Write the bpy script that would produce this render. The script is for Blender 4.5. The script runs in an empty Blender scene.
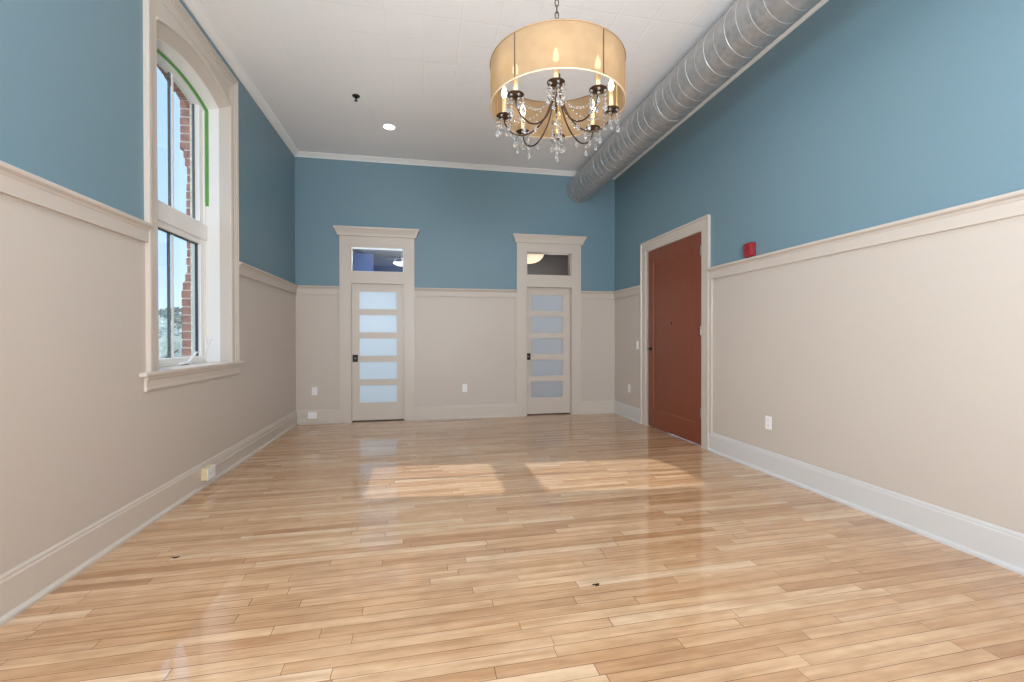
import bpy, bmesh, math, random
from mathutils import Vector, Matrix
C = bpy.context.scene.collection
S = bpy.context.scene
random.seed(7)

# ------------------------------------------------------------------ camera
F_PX, YAW, PITCH, ROLL = 445.96, 0.1931, -0.0060, -0.0017
CAM = Vector((0.0, 0.0, 1.2))
FWD = Vector((math.sin(YAW)*math.cos(PITCH), math.cos(YAW)*math.cos(PITCH), math.sin(PITCH)))
_r = Vector((math.cos(YAW), -math.sin(YAW), 0)); _u = _r.cross(FWD)
RGT = _r*math.cos(ROLL) + _u*math.sin(ROLL); UP = _u*math.cos(ROLL) - _r*math.sin(ROLL)
cd = bpy.data.cameras.new('camera'); cam = bpy.data.objects.new('camera', cd); C.objects.link(cam)
cd.sensor_width = 36; cd.lens = F_PX/1024*36; cd.clip_start = 0.02; cd.clip_end = 500
M = Matrix((RGT, UP, -FWD)).transposed().to_4x4(); M.translation = CAM
cam.matrix_world = M
S.camera = cam

# ------------------------------------------------------------------ view, world, lights
S.view_settings.view_transform = 'Standard'; S.view_settings.look = 'None'
S.view_settings.exposure = -0.06; S.view_settings.gamma = 1.0; S.view_settings.use_curve_mapping = False
S.cycles.use_denoising = True
S.cycles.max_bounces = 10; S.cycles.diffuse_bounces = 5; S.cycles.glossy_bounces = 4
S.cycles.transmission_bounces = 8; S.cycles.transparent_max_bounces = 12
S.cycles.sample_clamp_indirect = 4.0; S.cycles.caustics_reflective = False; S.cycles.caustics_refractive = False

def lin(c):
    return tuple(((v/255)/12.92 if v/255 <= 0.04045 else ((v/255+0.055)/1.055)**2.4) for v in c)

w = bpy.data.worlds.new('World'); S.world = w; w.use_nodes = True
nt = w.node_tree; nt.nodes.clear()
tc = nt.nodes.new('ShaderNodeTexCoord'); sp = nt.nodes.new('ShaderNodeSeparateXYZ')
rp = nt.nodes.new('ShaderNodeValToRGB'); bg = nt.nodes.new('ShaderNodeBackground'); ow = nt.nodes.new('ShaderNodeOutputWorld')
nt.links.new(tc.outputs['Generated'], sp.inputs[0]); nt.links.new(sp.outputs['Z'], rp.inputs['Fac'])
rp.color_ramp.elements[0].position = 0.0; rp.color_ramp.elements[0].color = (*lin((190, 208, 224)), 1)
rp.color_ramp.elements[1].position = 0.55; rp.color_ramp.elements[1].color = (*lin((142, 180, 226)), 1)
e = rp.color_ramp.elements.new(0.12); e.color = (*lin((168, 196, 224)), 1)
nt.links.new(rp.outputs[0], bg.inputs[0]); nt.links.new(bg.outputs[0], ow.inputs[0])
bg.inputs[1].default_value = 1.95

def sun(dirv, strength, col, ang):
    l = bpy.data.lights.new('sun', 'SUN'); l.energy = strength; l.color = col; l.angle = math.radians(ang)
    o = bpy.data.objects.new('sun', l); C.objects.link(o)
    o.rotation_euler = Vector(dirv).to_track_quat('-Z', 'Y').to_euler()
def area(name, loc, dirv, sx, sy, power, col=(1, 1, 1)):
    l = bpy.data.lights.new(name, 'AREA'); l.shape = 'RECTANGLE'; l.size = sx; l.size_y = sy; l.energy = power; l.color = col
    o = bpy.data.objects.new(name, l); C.objects.link(o); o.location = loc
    o.rotation_euler = Vector(dirv).to_track_quat('-Z', 'Y').to_euler()
def point(name, loc, power, col, r=0.02):
    l = bpy.data.lights.new(name, 'POINT'); l.energy = power; l.color = col; l.shadow_soft_size = r
    o = bpy.data.objects.new(name, l); C.objects.link(o); o.location = loc

SUN_DIR = (1, -0.097, -0.773)
sun(SUN_DIR, 3.6, (1.0, 0.99, 0.97), 0.6)
# area lamps added for daylight of windows assumed behind the camera, not modelled
area('assumed_window_fill_left', (-1.70, -0.2, 1.95), (1, 0.15, -0.12), 1.1, 1.7, 108, (0.84, 0.93, 1.0))
area('assumed_window_fill_left', (-1.70, -2.0, 1.95), (1, 0.6, -0.05), 1.1, 1.7, 85, (0.84, 0.93, 1.0))
area('photographer_bounce_flash', (0.5, -1.5, 1.5), (0, 0.8, 1), 1.2, 1.2, 265, (0.96, 0.98, 1.0))
area('bedroom_daylight', (-0.7, 8.9, 1.3), (0, -1, 0.0), 2.2, 1.8, 58, (0.80, 0.93, 1.0))
area('second_room_daylight', (2.1, 8.7, 1.3), (0, -1, 0), 1.6, 1.4, 6, (0.76, 0.80, 1.0))

# ------------------------------------------------------------------ mesh helpers
WO = {}
class MB:
    def __init__(s): s.v = []; s.f = []
    def add(s, vs, fs):
        b = len(s.v); s.v += [tuple(x) for x in vs]; s.f += [tuple(i+b for i in f) for f in fs]; return s
    def box(s, x0, x1, y0, y1, z0, z1):
        x0, x1 = sorted((x0, x1)); y0, y1 = sorted((y0, y1)); z0, z1 = sorted((z0, z1))
        return s.add([(x0,y0,z0),(x1,y0,z0),(x1,y1,z0),(x0,y1,z0),(x0,y0,z1),(x1,y0,z1),(x1,y1,z1),(x0,y1,z1)],
              [(0,3,2,1),(4,5,6,7),(0,1,5,4),(1,2,6,5),(2,3,7,6),(3,0,4,7)])
    def grid(s, rings, closed=True, caps=True, loop=False):
        n = len(rings[0]); vs = [p for r in rings for p in r]; fs = []
        m = len(rings)
        for i in range(m if loop else m-1):
            j = (i+1) % m
            for k in range(n if closed else n-1):
                l = (k+1) % n
                fs.append((i*n+k, i*n+l, j*n+l, j*n+k))
        if caps and not loop and closed:
            fs.append(tuple(range(n))[::-1]); fs.append(tuple((m-1)*n+k for k in range(n)))
        return s.add(vs, fs)
    def tube(s, pts, r, n=8, loop=False, caps=True):
        pts = [Vector(p) for p in pts]; m = len(pts); rings = []; ref = None
        for i, p in enumerate(pts):
            if loop: t = pts[(i+1) % m]-pts[i-1]
            else: t = pts[min(i+1, m-1)]-pts[max(i-1, 0)]
            t.normalize()
            if ref is None: ref = Vector((0, 0, 1)) if abs(t.z) < 0.9 else Vector((1, 0, 0))
            a = t.cross(ref); a.normalize(); b = a.cross(t); ref = b
            rr = r[i] if isinstance(r, (list, tuple)) else r
            rings.append([p+a*rr*math.cos(q)+b*rr*math.sin(q) for q in [2*math.pi*k/n for k in range(n)]])
        return s.grid(rings, True, caps, loop)
    def lathe(s, prof, c=(0, 0, 0), n=24, axis='z'):
        rings = []
        for r, h in prof:
            r = max(r, 1e-5); ring = []
            for k in range(n):
                q = 2*math.pi*k/n; a, b = r*math.cos(q), r*math.sin(q)
                if axis == 'z': p = (c[0]+a, c[1]+b, c[2]+h)
                elif axis == 'y': p = (c[0]+a, c[1]+h, c[2]+b)
                else: p = (c[0]+h, c[1]+a, c[2]+b)
                ring.append(p)
            rings.append(ring)
        return s.grid(rings)
    def prism(s, poly, mp, a, b):
        n = len(poly)
        vs = [mp(p, a) for p in poly]+[mp(p, b) for p in poly]
        fs = [tuple(range(n))[::-1], tuple(range(n, 2*n))]+[(k, (k+1) % n, n+(k+1) % n, n+k) for k in range(n)]
        return s.add(vs, fs)
    def ring(s, outer, inner, mp, a, b, closed=False):
        # solid band between two outlines of equal point count
        rings = [[mp(o, a), mp(o, b), mp(i, b), mp(i, a)] for o, i in zip(outer, inner)]
        return s.grid(rings, True, not closed, closed)
    def mould(s, path, prof, mp, closed=False):
        # profile (w inward = right of travel, p) swept along a mitred path
        P = [Vector(p) for p in path]; m = len(P); rings = []
        def nrm(a, b):
            d = (b-a).normalized(); return Vector((d.y, -d.x))
        for i in range(m):
            if closed or 0 < i < m-1:
                n0 = nrm(P[i-1], P[i]); n1 = nrm(P[i], P[(i+1) % m]); k = (n0+n1); k = k/(k.dot(n0))
            else:
                k = nrm(P[0], P[1]) if i == 0 else nrm(P[-2], P[-1])
            rings.append([mp(P[i]+k*w_, p_) for w_, p_ in prof])
        return s.grid(rings, True, not closed, closed)
    def build(s, name, mat, parent=None, smooth=False, bevel=0, kind=None, label=None, cat=None, group=None, angle=35, origin=None):
        xs = [v[0] for v in s.v]; ys = [v[1] for v in s.v]; zs = [v[2] for v in s.v]
        o_w = Vector(origin) if origin else Vector(((min(xs)+max(xs))/2, (min(ys)+max(ys))/2, min(zs)))
        me = bpy.data.meshes.new(name)
        me.from_pydata([tuple(Vector(v)-o_w) for v in s.v], [], s.f)
        bm = bmesh.new(); bm.from_mesh(me); bmesh.ops.recalc_face_normals(bm, faces=bm.faces)
        bm.to_mesh(me); bm.free()
        if smooth:
            for p in me.polygons: p.use_smooth = True
            try: me.set_sharp_from_angle(angle=math.radians(angle))
            except Exception: pass
        o = bpy.data.objects.new(name, me); C.objects.link(o)
        me.materials.append(mat)
        WO[o.name] = o_w
        if parent:
            o.parent = parent; o.location = o_w-WO[parent.name]
        else: o.location = o_w
        if bevel:
            b = o.modifiers.new('Bevel', 'BEVEL'); b.width = bevel; b.segments = 2; b.limit_method = 'ANGLE'; b.angle_limit = math.radians(40)
        return tag(o, label, cat, group, kind)
def tag(o, label=None, cat=None, group=None, kind=None):
    if label: o['label'] = label
    if cat: o['category'] = cat
    if group: o['group'] = group
    if kind: o['kind'] = kind
    return o
def empty(name, loc, label=None, cat=None, group=None, kind=None):
    o = bpy.data.objects.new(name, None); C.objects.link(o); o.location = loc; o.empty_display_size = 0.1
    WO[o.name] = Vector(loc); return tag(o, label, cat, group, kind)
def copy_tree(o, parent=None):
    c = o.copy(); C.objects.link(c)
    if parent: c.parent = parent
    for ch in list(o.children): copy_tree(ch, c)
    return c
YZ = lambda p, a: (a, p[0], p[1])     # outline in Y,Z ; depth along X
XZ = lambda p, a: (p[0], a, p[1])
XY = lambda p, a: (p[0], p[1], a)

# ------------------------------------------------------------------ materials
def nodes(name):
    m = bpy.data.materials.new(name); m.use_nodes = True; n = m.node_tree; b = n.nodes['Principled BSDF']
    return m, n, b
def paint(name, rgb, rough=0.5, spec=0.5, noise=0.0, bump=0.0, scale=40, metal=0.0):
    m, n, b = nodes(name); c = lin(rgb)
    b.inputs['Base Color'].default_value = (*c, 1); b.inputs['Roughness'].default_value = rough
    b.inputs['Specular IOR Level'].default_value = spec; b.inputs['Metallic'].default_value = metal
    g = n.nodes.new('ShaderNodeNewGeometry')
    t = n.nodes.new('ShaderNodeTexNoise'); t.inputs['Scale'].default_value = scale; t.inputs['Detail'].default_value = 3
    n.links.new(g.outputs['Position'], t.inputs['Vector'])
    if noise:
        r = n.nodes.new('ShaderNodeValToRGB'); n.links.new(t.outputs['Fac'], r.inputs['Fac'])
        r.color_ramp.elements[0].position = 0.3; r.color_ramp.elements[1].position = 0.7
        r.color_ramp.elements[0].color = (*[v*(1-noise) for v in c], 1); r.color_ramp.elements[1].color = (*[min(1, v*(1+noise)) for v in c], 1)
        n.links.new(r.outputs[0], b.inputs['Base Color'])
    if bump:
        bp = n.nodes.new('ShaderNodeBump'); bp.inputs['Strength'].default_value = bump; bp.inputs['Distance'].default_value = 0.002
        n.links.new(t.outputs['Fac'], bp.inputs['Height']); n.links.new(bp.outputs[0], b.inputs['Normal'])
    return m
def mnode(n, op, a, b=None, c=None):
    x = n.nodes.new('ShaderNodeMath'); x.operation = op
    for i, v in enumerate((a, b, c)):
        if v is None: continue
        if isinstance(v, (int, float)): x.inputs[i].default_value = v
        else: n.links.new(v, x.inputs[i])
    return x.outputs[0]

BLUE = paint('blue wall paint', (116, 144, 157), 0.45, 0.35, 0.015, 0.08, 60)
CREAM = paint('cream wainscot paint', (199, 190, 181), 0.42, 0.4, 0.01, 0.05, 50)
TRIM = paint('cream trim paint', (205, 196, 186), 0.35, 0.45, 0.008)
WHITE = paint('white trim paint', (238, 238, 236), 0.35, 0.5, 0.005)
BASEW = paint('pale grey baseboard paint', (208, 208, 208), 0.35, 0.5, 0.005)
WHITEP = paint('white plastic', (240, 240, 242), 0.3, 0.5)
IVORY = paint('ivory plastic', (214, 196, 158), 0.4, 0.5)
BROWNDOOR = paint('red brown door paint', (128, 66, 42), 0.38, 0.5, 0.03, 0.05, 12)
BLACK = paint('oil rubbed black metal', (26, 24, 24), 0.35, 0.5, metal=0.6)
DARKGASKET = paint('dark window gasket', (52, 60, 66), 0.5)
BRONZE = paint('dark bronze', (84, 66, 54), 0.3, 0.5, 0.1, metal=0.85)
GOLD = paint('pale antique gold', (206, 170, 110), 0.3, 0.5, 0.05, metal=0.7)
CHROME = paint('steel hinge metal', (150, 147, 142), 0.3, 0.5, metal=0.9)
REDP = paint('red alarm plastic', (136, 28, 38), 0.35, 0.5)
LENS = paint('red alarm front', (150, 42, 50), 0.15, 0.6)
TAPE = paint('green masking film', (92, 158, 82), 0.45, 0.4)
SLOT = paint('dark slot', (40, 40, 42), 0.6)
CANDLE = paint('candle sleeve', (238, 216, 170), 0.5)
OLDPAINT = paint('peeling cream exterior paint', (226, 218, 196), 0.7, 0.2, 0.25, 0.3, 30)
BARK = paint('grey bark', (96, 84, 74), 0.9, 0.1, 0.2)
GROUND = paint('dull grass field', (120, 124, 104), 1.0, 0.1, 0.15, 0, 0.4)
LAVENDER = paint('periwinkle bedroom paint', (104, 124, 180), 0.5, 0.3)
DIMBLUE = paint('dimmed blue bedroom paint', (62, 76, 112), 0.5, 0.3)  # weaker light on these walls is put into a darker colour
TAUPE = paint('taupe bathroom paint', (128, 116, 110), 0.5, 0.3)
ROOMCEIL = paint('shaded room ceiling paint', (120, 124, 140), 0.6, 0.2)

def mat_floor():
    m, n, b = nodes('varnished maple strip floor')
    g = n.nodes.new('ShaderNodeNewGeometry')
    rot = n.nodes.new('ShaderNodeVectorRotate'); rot.rotation_type = 'Z_AXIS'; rot.inputs['Angle'].default_value = math.radians(-1.0)
    n.links.new(g.outputs['Position'], rot.inputs['Vector'])
    s = n.nodes.new('ShaderNodeSeparateXYZ'); n.links.new(rot.outputs[0], s.inputs[0])
    W_, L_ = 0.060, 0.95
    yv = mnode(n, 'DIVIDE', mnode(n, 'ADD', s.outputs['Y'], 20.0), W_); row = mnode(n, 'FLOOR', yv); fy = mnode(n, 'SUBTRACT', yv, row)
    wn = n.nodes.new('ShaderNodeTexWhiteNoise'); wn.noise_dimensions = '1D'; n.links.new(row, wn.inputs['W'])
    wn2 = n.nodes.new('ShaderNodeTexWhiteNoise'); wn2.noise_dimensions = '1D'; n.links.new(mnode(n, 'ADD', row, 311.5), wn2.inputs['W'])
    ln = mnode(n, 'MULTIPLY_ADD', wn2.outputs['Value'], 0.7, 0.65)
    xv = mnode(n, 'DIVIDE', mnode(n, 'ADD', mnode(n, 'ADD', s.outputs['X'], 30.0), mnode(n, 'MULTIPLY', wn.outputs['Value'], 3.0)), ln)
    col = mnode(n, 'FLOOR', xv); fx = mnode(n, 'SUBTRACT', xv, col)
    cv = n.nodes.new('ShaderNodeCombineXYZ'); n.links.new(row, cv.inputs[0]); n.links.new(col, cv.inputs[1])
    br = n.nodes.new('ShaderNodeTexWhiteNoise'); br.noise_dimensions = '2D'; n.links.new(cv.outputs[0], br.inputs['Vector'])
    # colour of each strip
    ramp = n.nodes.new('ShaderNodeValToRGB'); R = ramp.color_ramp
    R.elements[0].position = 0.0; R.elements[0].color = (*lin((182, 140, 103)), 1)
    R.elements[1].position = 1.0; R.elements[1].color = (*lin((222, 194, 163)), 1)
    for p, c in ((0.08, (194, 154, 117)), (0.4, (207, 169, 132)), (0.75, (215, 180, 144))):
        e_ = R.elements.new(p); e_.color = (*lin(c), 1)
    n.links.new(br.outputs['Value'], ramp.inputs['Fac'])
    # grain stretched along the strip, offset per strip
    gv = n.nodes.new('ShaderNodeCombineXYZ')
    n.links.new(mnode(n, 'MULTIPLY', s.outputs['X'], 2.2), gv.inputs[0]); n.links.new(mnode(n, 'MULTIPLY', s.outputs['Y'], 34.0), gv.inputs[1])
    n.links.new(mnode(n, 'MULTIPLY', br.outputs['Value'], 90.0), gv.inputs[2])
    gr = n.nodes.new('ShaderNodeTexNoise'); gr.inputs['Scale'].default_value = 1.0; gr.inputs['Detail'].default_value = 5; gr.inputs['Roughness'].default_value = 0.6
    n.links.new(gv.outputs[0], gr.inputs['Vector'])
    gramp = n.nodes.new('ShaderNodeValToRGB'); G = gramp.color_ramp
    G.elements[0].position = 0.28; G.elements[0].color = (0.66, 0.56, 0.46, 1); G.elements[1].position = 0.62; G.elements[1].color = (1.05, 1.04, 1.03, 1)
    n.links.new(gr.outputs['Fac'], gramp.inputs['Fac'])
    mx = n.nodes.new('ShaderNodeMix'); mx.data_type = 'RGBA'; mx.blend_type = 'MULTIPLY'; mx.inputs['Factor'].default_value = 0.75
    n.links.new(ramp.outputs[0], mx.inputs['A']); n.links.new(gramp.outputs[0], mx.inputs['B'])
    # darker heartwood streaks in some strips
    hv = n.nodes.new('ShaderNodeCombineXYZ')
    n.links.new(mnode(n, 'MULTIPLY', s.outputs['X'], 1.1), hv.inputs[0]); n.links.new(mnode(n, 'MULTIPLY', s.outputs['Y'], 16.0), hv.inputs[1])
    n.links.new(mnode(n, 'MULTIPLY_ADD', br.outputs['Value'], 50.0, 7.0), hv.inputs[2])
    hn = n.nodes.new('ShaderNodeTexNoise'); hn.inputs['Scale'].default_value = 1.0; hn.inputs['Detail'].default_value = 2
    n.links.new(hv.outputs[0], hn.inputs['Vector'])
    hr = n.nodes.new('ShaderNodeValToRGB'); hr.color_ramp.elements[0].position = 0.58; hr.color_ramp.elements[0].color = (0, 0, 0, 1)
    hr.color_ramp.elements[1].position = 0.78; hr.color_ramp.elements[1].color = (1, 1, 1, 1)
    n.links.new(hn.outputs['Fac'], hr.inputs['Fac'])
    mh = n.nodes.new('ShaderNodeMix'); mh.data_type = 'RGBA'; mh.blend_type = 'MIX'
    n.links.new(mnode(n, 'MULTIPLY', hr.outputs[0], 0.55), mh.inputs['Factor']); n.links.new(mx.outputs['Result'], mh.inputs['A'])
    mh.inputs['B'].default_value = (*lin((168, 112, 64)), 1)
    # soft mottling inside the strips
    mv = n.nodes.new('ShaderNodeTexNoise'); mv.inputs['Scale'].default_value = 1.0; mv.inputs['Detail'].default_value = 3
    mvv = n.nodes.new('ShaderNodeCombineXYZ'); n.links.new(mnode(n, 'MULTIPLY', s.outputs['X'], 9.0), mvv.inputs[0]); n.links.new(mnode(n, 'MULTIPLY', s.outputs['Y'], 20.0), mvv.inputs[1]); n.links.new(mnode(n, 'MULTIPLY', br.outputs['Value'], 40.0), mvv.inputs[2])
    n.links.new(mvv.outputs[0], mv.inputs['Vector'])
    mr = n.nodes.new('ShaderNodeValToRGB'); mr.color_ramp.elements[0].position = 0.3; mr.color_ramp.elements[0].color = (0.80, 0.74, 0.67, 1); mr.color_ramp.elements[1].position = 0.6; mr.color_ramp.elements[1].color = (1.05, 1.05, 1.06, 1)
    n.links.new(mv.outputs['Fac'], mr.inputs['Fac'])
    mm = n.nodes.new('ShaderNodeMix'); mm.data_type = 'RGBA'; mm.blend_type = 'MULTIPLY'; mm.inputs['Factor'].default_value = 0.5
    n.links.new(mh.outputs['Result'], mm.inputs['A']); n.links.new(mr.outputs[0], mm.inputs['B']); mh = mm
    # seams
    dy = mnode(n, 'MULTIPLY', mnode(n, 'MINIMUM', fy, mnode(n, 'SUBTRACT', 1.0, fy)), W_)
    dx = mnode(n, 'MULTIPLY', mnode(n, 'MINIMUM', fx, mnode(n, 'SUBTRACT', 1.0, fx)), ln)
    sv = n.nodes.new('ShaderNodeTexNoise'); sv.inputs['Scale'].default_value = 1.7; n.links.new(g.outputs['Position'], sv.inputs['Vector'])
    gw = mnode(n, 'MULTIPLY', sv.outputs['Fac'], 0.0024)
    seam = mnode(n, 'LESS_THAN', mnode(n, 'MINIMUM', dy, dx), gw)
    ms = n.nodes.new('ShaderNodeMix'); ms.data_type = 'RGBA'
    n.links.new(mnode(n, 'MULTIPLY', seam, 0.85), ms.inputs['Factor']); n.links.new(mh.outputs['Result'], ms.inputs['A']); ms.inputs['B'].default_value = (*lin((92, 60, 36)), 1)
    n.links.new(ms.outputs['Result'], b.inputs['Base Color'])
    b.inputs['Roughness'].default_value = 0.05; b.inputs['Specular IOR Level'].default_value = 0.5; b.inputs['IOR'].default_value = 1.9
    # slightly cupped strips and brushed varnish
    wv = n.nodes.new('ShaderNodeTexNoise'); wv.inputs['Scale'].default_value = 9.0; wv.inputs['Detail'].default_value = 2; n.links.new(g.outputs['Position'], wv.inputs['Vector'])
    hgt = mnode(n, 'ADD', mnode(n, 'MULTIPLY', wv.outputs['Fac'], 0.5), mnode(n, 'MULTIPLY', mnode(n, 'MULTIPLY', fy, br.outputs['Value']), 0.25))
    hgt = mnode(n, 'SUBTRACT', hgt, mnode(n, 'MULTIPLY', seam, 0.6))
    bp = n.nodes.new('ShaderNodeBump'); bp.inputs['Strength'].default_value = 0.07; bp.inputs['Distance'].default_value = 0.004
    n.links.new(hgt, bp.inputs['Height']); n.links.new(bp.outputs[0], b.inputs['Normal'])
    return m
FLOOR = mat_floor()

def mat_ceiling():
    m, n, b = nodes('painted tin tile ceiling')
    g = n.nodes.new('ShaderNodeNewGeometry')
    bt = n.nodes.new('ShaderNodeTexBrick'); bt.offset = 0.0; bt.inputs['Scale'].default_value = 1.0
    bt.inputs['Brick Width'].default_value = 0.305; bt.inputs['Row Height'].default_value = 0.305; bt.inputs['Mortar Size'].default_value = 0.007; bt.inputs['Mortar Smooth'].default_value = 1.0
    bt.inputs['Color1'].default_value = (0.9, 0.9, 0.9, 1); bt.inputs['Color2'].default_value = (0.9, 0.9, 0.9, 1); bt.inputs['Mortar'].default_value = (0, 0, 0, 1)
    n.links.new(g.outputs['Position'], bt.inputs['Vector'])
    t = n.nodes.new('ShaderNodeTexNoise'); t.inputs['Scale'].default_value = 5.0; t.inputs['Detail'].default_value = 3; n.links.new(g.outputs['Position'], t.inputs['Vector'])
    h = mnode(n, 'ADD', mnode(n, 'MULTIPLY', bt.outputs['Fac'], -1.2), mnode(n, 'MULTIPLY', t.outputs['Fac'], 1.2))
    bp = n.nodes.new('ShaderNodeBump'); bp.inputs['Strength'].default_value = 0.22; bp.inputs['Distance'].default_value = 0.012
    n.links.new(h, bp.inputs['Height']); n.links.new(bp.outputs[0], b.inputs['Normal'])
    b.inputs['Base Color'].default_value = (*lin((246, 246, 247)), 1); b.inputs['Roughness'].default_value = 0.42; b.inputs['Specular IOR Level'].default_value = 0.4
    return m
CEIL = mat_ceiling()

def mat_brick():
    m, n, b = nodes('weathered red brick')
    g = n.nodes.new('ShaderNodeNewGeometry')
    t = n.nodes.new('ShaderNodeTexNoise'); t.inputs['Scale'].default_value = 14; t.inputs['Detail'].default_value = 4; n.links.new(g.outputs['Position'], t.inputs['Vector'])
    r = n.nodes.new('ShaderNodeValToRGB'); n.links.new(t.outputs['Fac'], r.inputs['Fac'])
    r.color_ramp.elements[0].position = 0.3; r.color_ramp.elements[0].color = (*lin((128, 66, 54)), 1)
    r.color_ramp.elements[1].position = 0.75; r.color_ramp.elements[1].color = (*lin((190, 124, 104)), 1)
    n.links.new(r.outputs[0], b.inputs['Base Color']); b.inputs['Roughness'].default_value = 0.9
    return m
BRICK = mat_brick()
MORTAR = paint('old lime mortar', (206, 188, 172), 0.95, 0.1, 0.1)

def mat_duct():
    m, n, b = nodes('galvanised spiral duct steel')
    g = n.nodes.new('ShaderNodeNewGeometry'); s = n.nodes.new('ShaderNodeSeparateXYZ'); n.links.new(g.outputs['Position'], s.inputs[0])
    v = n.nodes.new('ShaderNodeTexVoronoi'); v.inputs['Scale'].default_value = 26; n.links.new(g.outputs['Position'], v.inputs['Vector'])
    bw = n.nodes.new('ShaderNodeSeparateColor'); n.links.new(v.outputs['Color'], bw.inputs[0])
    wn = n.nodes.new('ShaderNodeTexNoise'); wn.inputs['Scale'].default_value = 3.0; n.links.new(g.outputs['Position'], wn.inputs['Vector'])
    r = n.nodes.new('ShaderNodeValToRGB'); r.color_ramp.elements[0].color = (*lin((160, 160, 160)), 1); r.color_ramp.elements[1].color = (*lin((188, 188, 188)), 1)
    n.links.new(mnode(n, 'ADD', mnode(n, 'MULTIPLY', bw.outputs[0], 0.5), mnode(n, 'MULTIPLY', wn.outputs['Fac'], 0.5)), r.inputs['Fac'])
    n.links.new(r.outputs[0], b.inputs['Base Color']); b.inputs['Metallic'].default_value = 0.6
    n.links.new(mnode(n, 'MULTIPLY_ADD', bw.outputs[1], 0.10, 0.42), b.inputs['Roughness'])
    return m
DUCT = mat_duct()

def sheen(n):
    # Schlick reflectance, the same from both faces of a thin pane
    lw = n.nodes.new('ShaderNodeLayerWeight'); lw.inputs['Blend'].default_value = 0.5
    return mnode(n, 'MULTIPLY_ADD', mnode(n, 'POWER', lw.outputs['Facing'], 5.0), 0.95, 0.04)
def mat_glass(name, tint=(1, 1, 1)):
    # thin window pane: clear with a fresnel sheen, no refraction offset
    m, n, b = nodes(name); n.nodes.remove(b); out = n.nodes['Material Output']
    tr = n.nodes.new('ShaderNodeBsdfTransparent'); tr.inputs[0].default_value = (*tint, 1)
    gl = n.nodes.new('ShaderNodeBsdfGlossy'); gl.inputs['Roughness'].default_value = 0.0
    mx = n.nodes.new('ShaderNodeMixShader'); n.links.new(sheen(n), mx.inputs[0]); n.links.new(tr.outputs[0], mx.inputs[1]); n.links.new(gl.outputs[0], mx.inputs[2])
    n.links.new(mx.outputs[0], out.inputs[0]); return m
GLASS = mat_glass('clear window glass', (0.98, 0.99, 0.985))
def mat_frost(name, rgb):
    m, n, b = nodes(name); n.nodes.remove(b); out = n.nodes['Material Output']; c = lin(rgb)
    t = n.nodes.new('ShaderNodeBsdfTranslucent'); t.inputs[0].default_value = (*c, 1)
    d = n.nodes.new('ShaderNodeBsdfDiffuse'); d.inputs[0].default_value = (*c, 1)
    g = n.nodes.new('ShaderNodeBsdfGlossy'); g.inputs['Roughness'].default_value = 0.22
    a = n.nodes.new('ShaderNodeMixShader'); a.inputs[0].default_value = 0.25; n.links.new(t.outputs[0], a.inputs[1]); n.links.new(d.outputs[0], a.inputs[2])
    k = n.nodes.new('ShaderNodeMixShader'); n.links.new(sheen(n), k.inputs[0]); n.links.new(a.outputs[0], k.inputs[1]); n.links.new(g.outputs[0], k.inputs[2])
    n.links.new(k.outputs[0], out.inputs[0]); return m
FROST = mat_frost('frosted door glass', (232, 240, 246))
def mat_fabric():
    m, n, b = nodes('pale gold organza'); n.nodes.remove(b); out = n.nodes['Material Output']
    g = n.nodes.new('ShaderNodeNewGeometry')
    t = n.nodes.new('ShaderNodeTexNoise'); t.inputs['Scale'].default_value = 16; t.inputs['Detail'].default_value = 3; n.links.new(g.outputs['Position'], t.inputs['Vector'])
    r = n.nodes.new('ShaderNodeValToRGB'); r.color_ramp.elements[0].color = (*lin((172, 142, 108)), 1); r.color_ramp.elements[1].color = (*lin((196, 168, 132)), 1)
    n.links.new(t.outputs['Fac'], r.inputs['Fac'])
    tl = n.nodes.new('ShaderNodeBsdfTranslucent'); d = n.nodes.new('ShaderNodeBsdfDiffuse')
    n.links.new(r.outputs[0], tl.inputs[0]); n.links.new(r.outputs[0], d.inputs[0])
    a = n.nodes.new('ShaderNodeMixShader'); a.inputs[0].default_value = 0.45; n.links.new(tl.outputs[0], a.inputs[1]); n.links.new(d.outputs[0], a.inputs[2])
    tp = n.nodes.new('ShaderNodeBsdfTransparent'); k = n.nodes.new('ShaderNodeMixShader'); k.inputs[0].default_value = 0.06
    n.links.new(a.outputs[0], k.inputs[1]); n.links.new(tp.outputs[0], k.inputs[2]); n.links.new(k.outputs[0], out.inputs[0]); return m
FABRIC = mat_fabric()
def mat_crystal():
    m, n, b = nodes('cut crystal'); b.inputs['Base Color'].default_value = (1, 1, 1, 1); b.inputs['Roughness'].default_value = 0.02
    b.inputs['Transmission Weight'].default_value = 0.9; b.inputs['IOR'].default_value = 1.55; return m
CRYSTAL = mat_crystal()
def emit(name, rgb, s):
    m, n, b = nodes(name); b.inputs['Base Color'].default_value = (*lin(rgb), 1)
    b.inputs['Emission Color'].default_value = (*lin(rgb), 1); b.inputs['Emission Strength'].default_value = s; return m
BULB = emit('lit candle bulb', (255, 236, 200), 9)
DOWNLIGHT = emit('lit recessed lamp', (255, 252, 246), 9)
BOWLGLOW = emit('lit opal glass bowl', (250, 250, 248), 2.2)
DRUMGLOW = emit('lit pleated fabric lamp', (250, 228, 196), 0.8)
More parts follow.
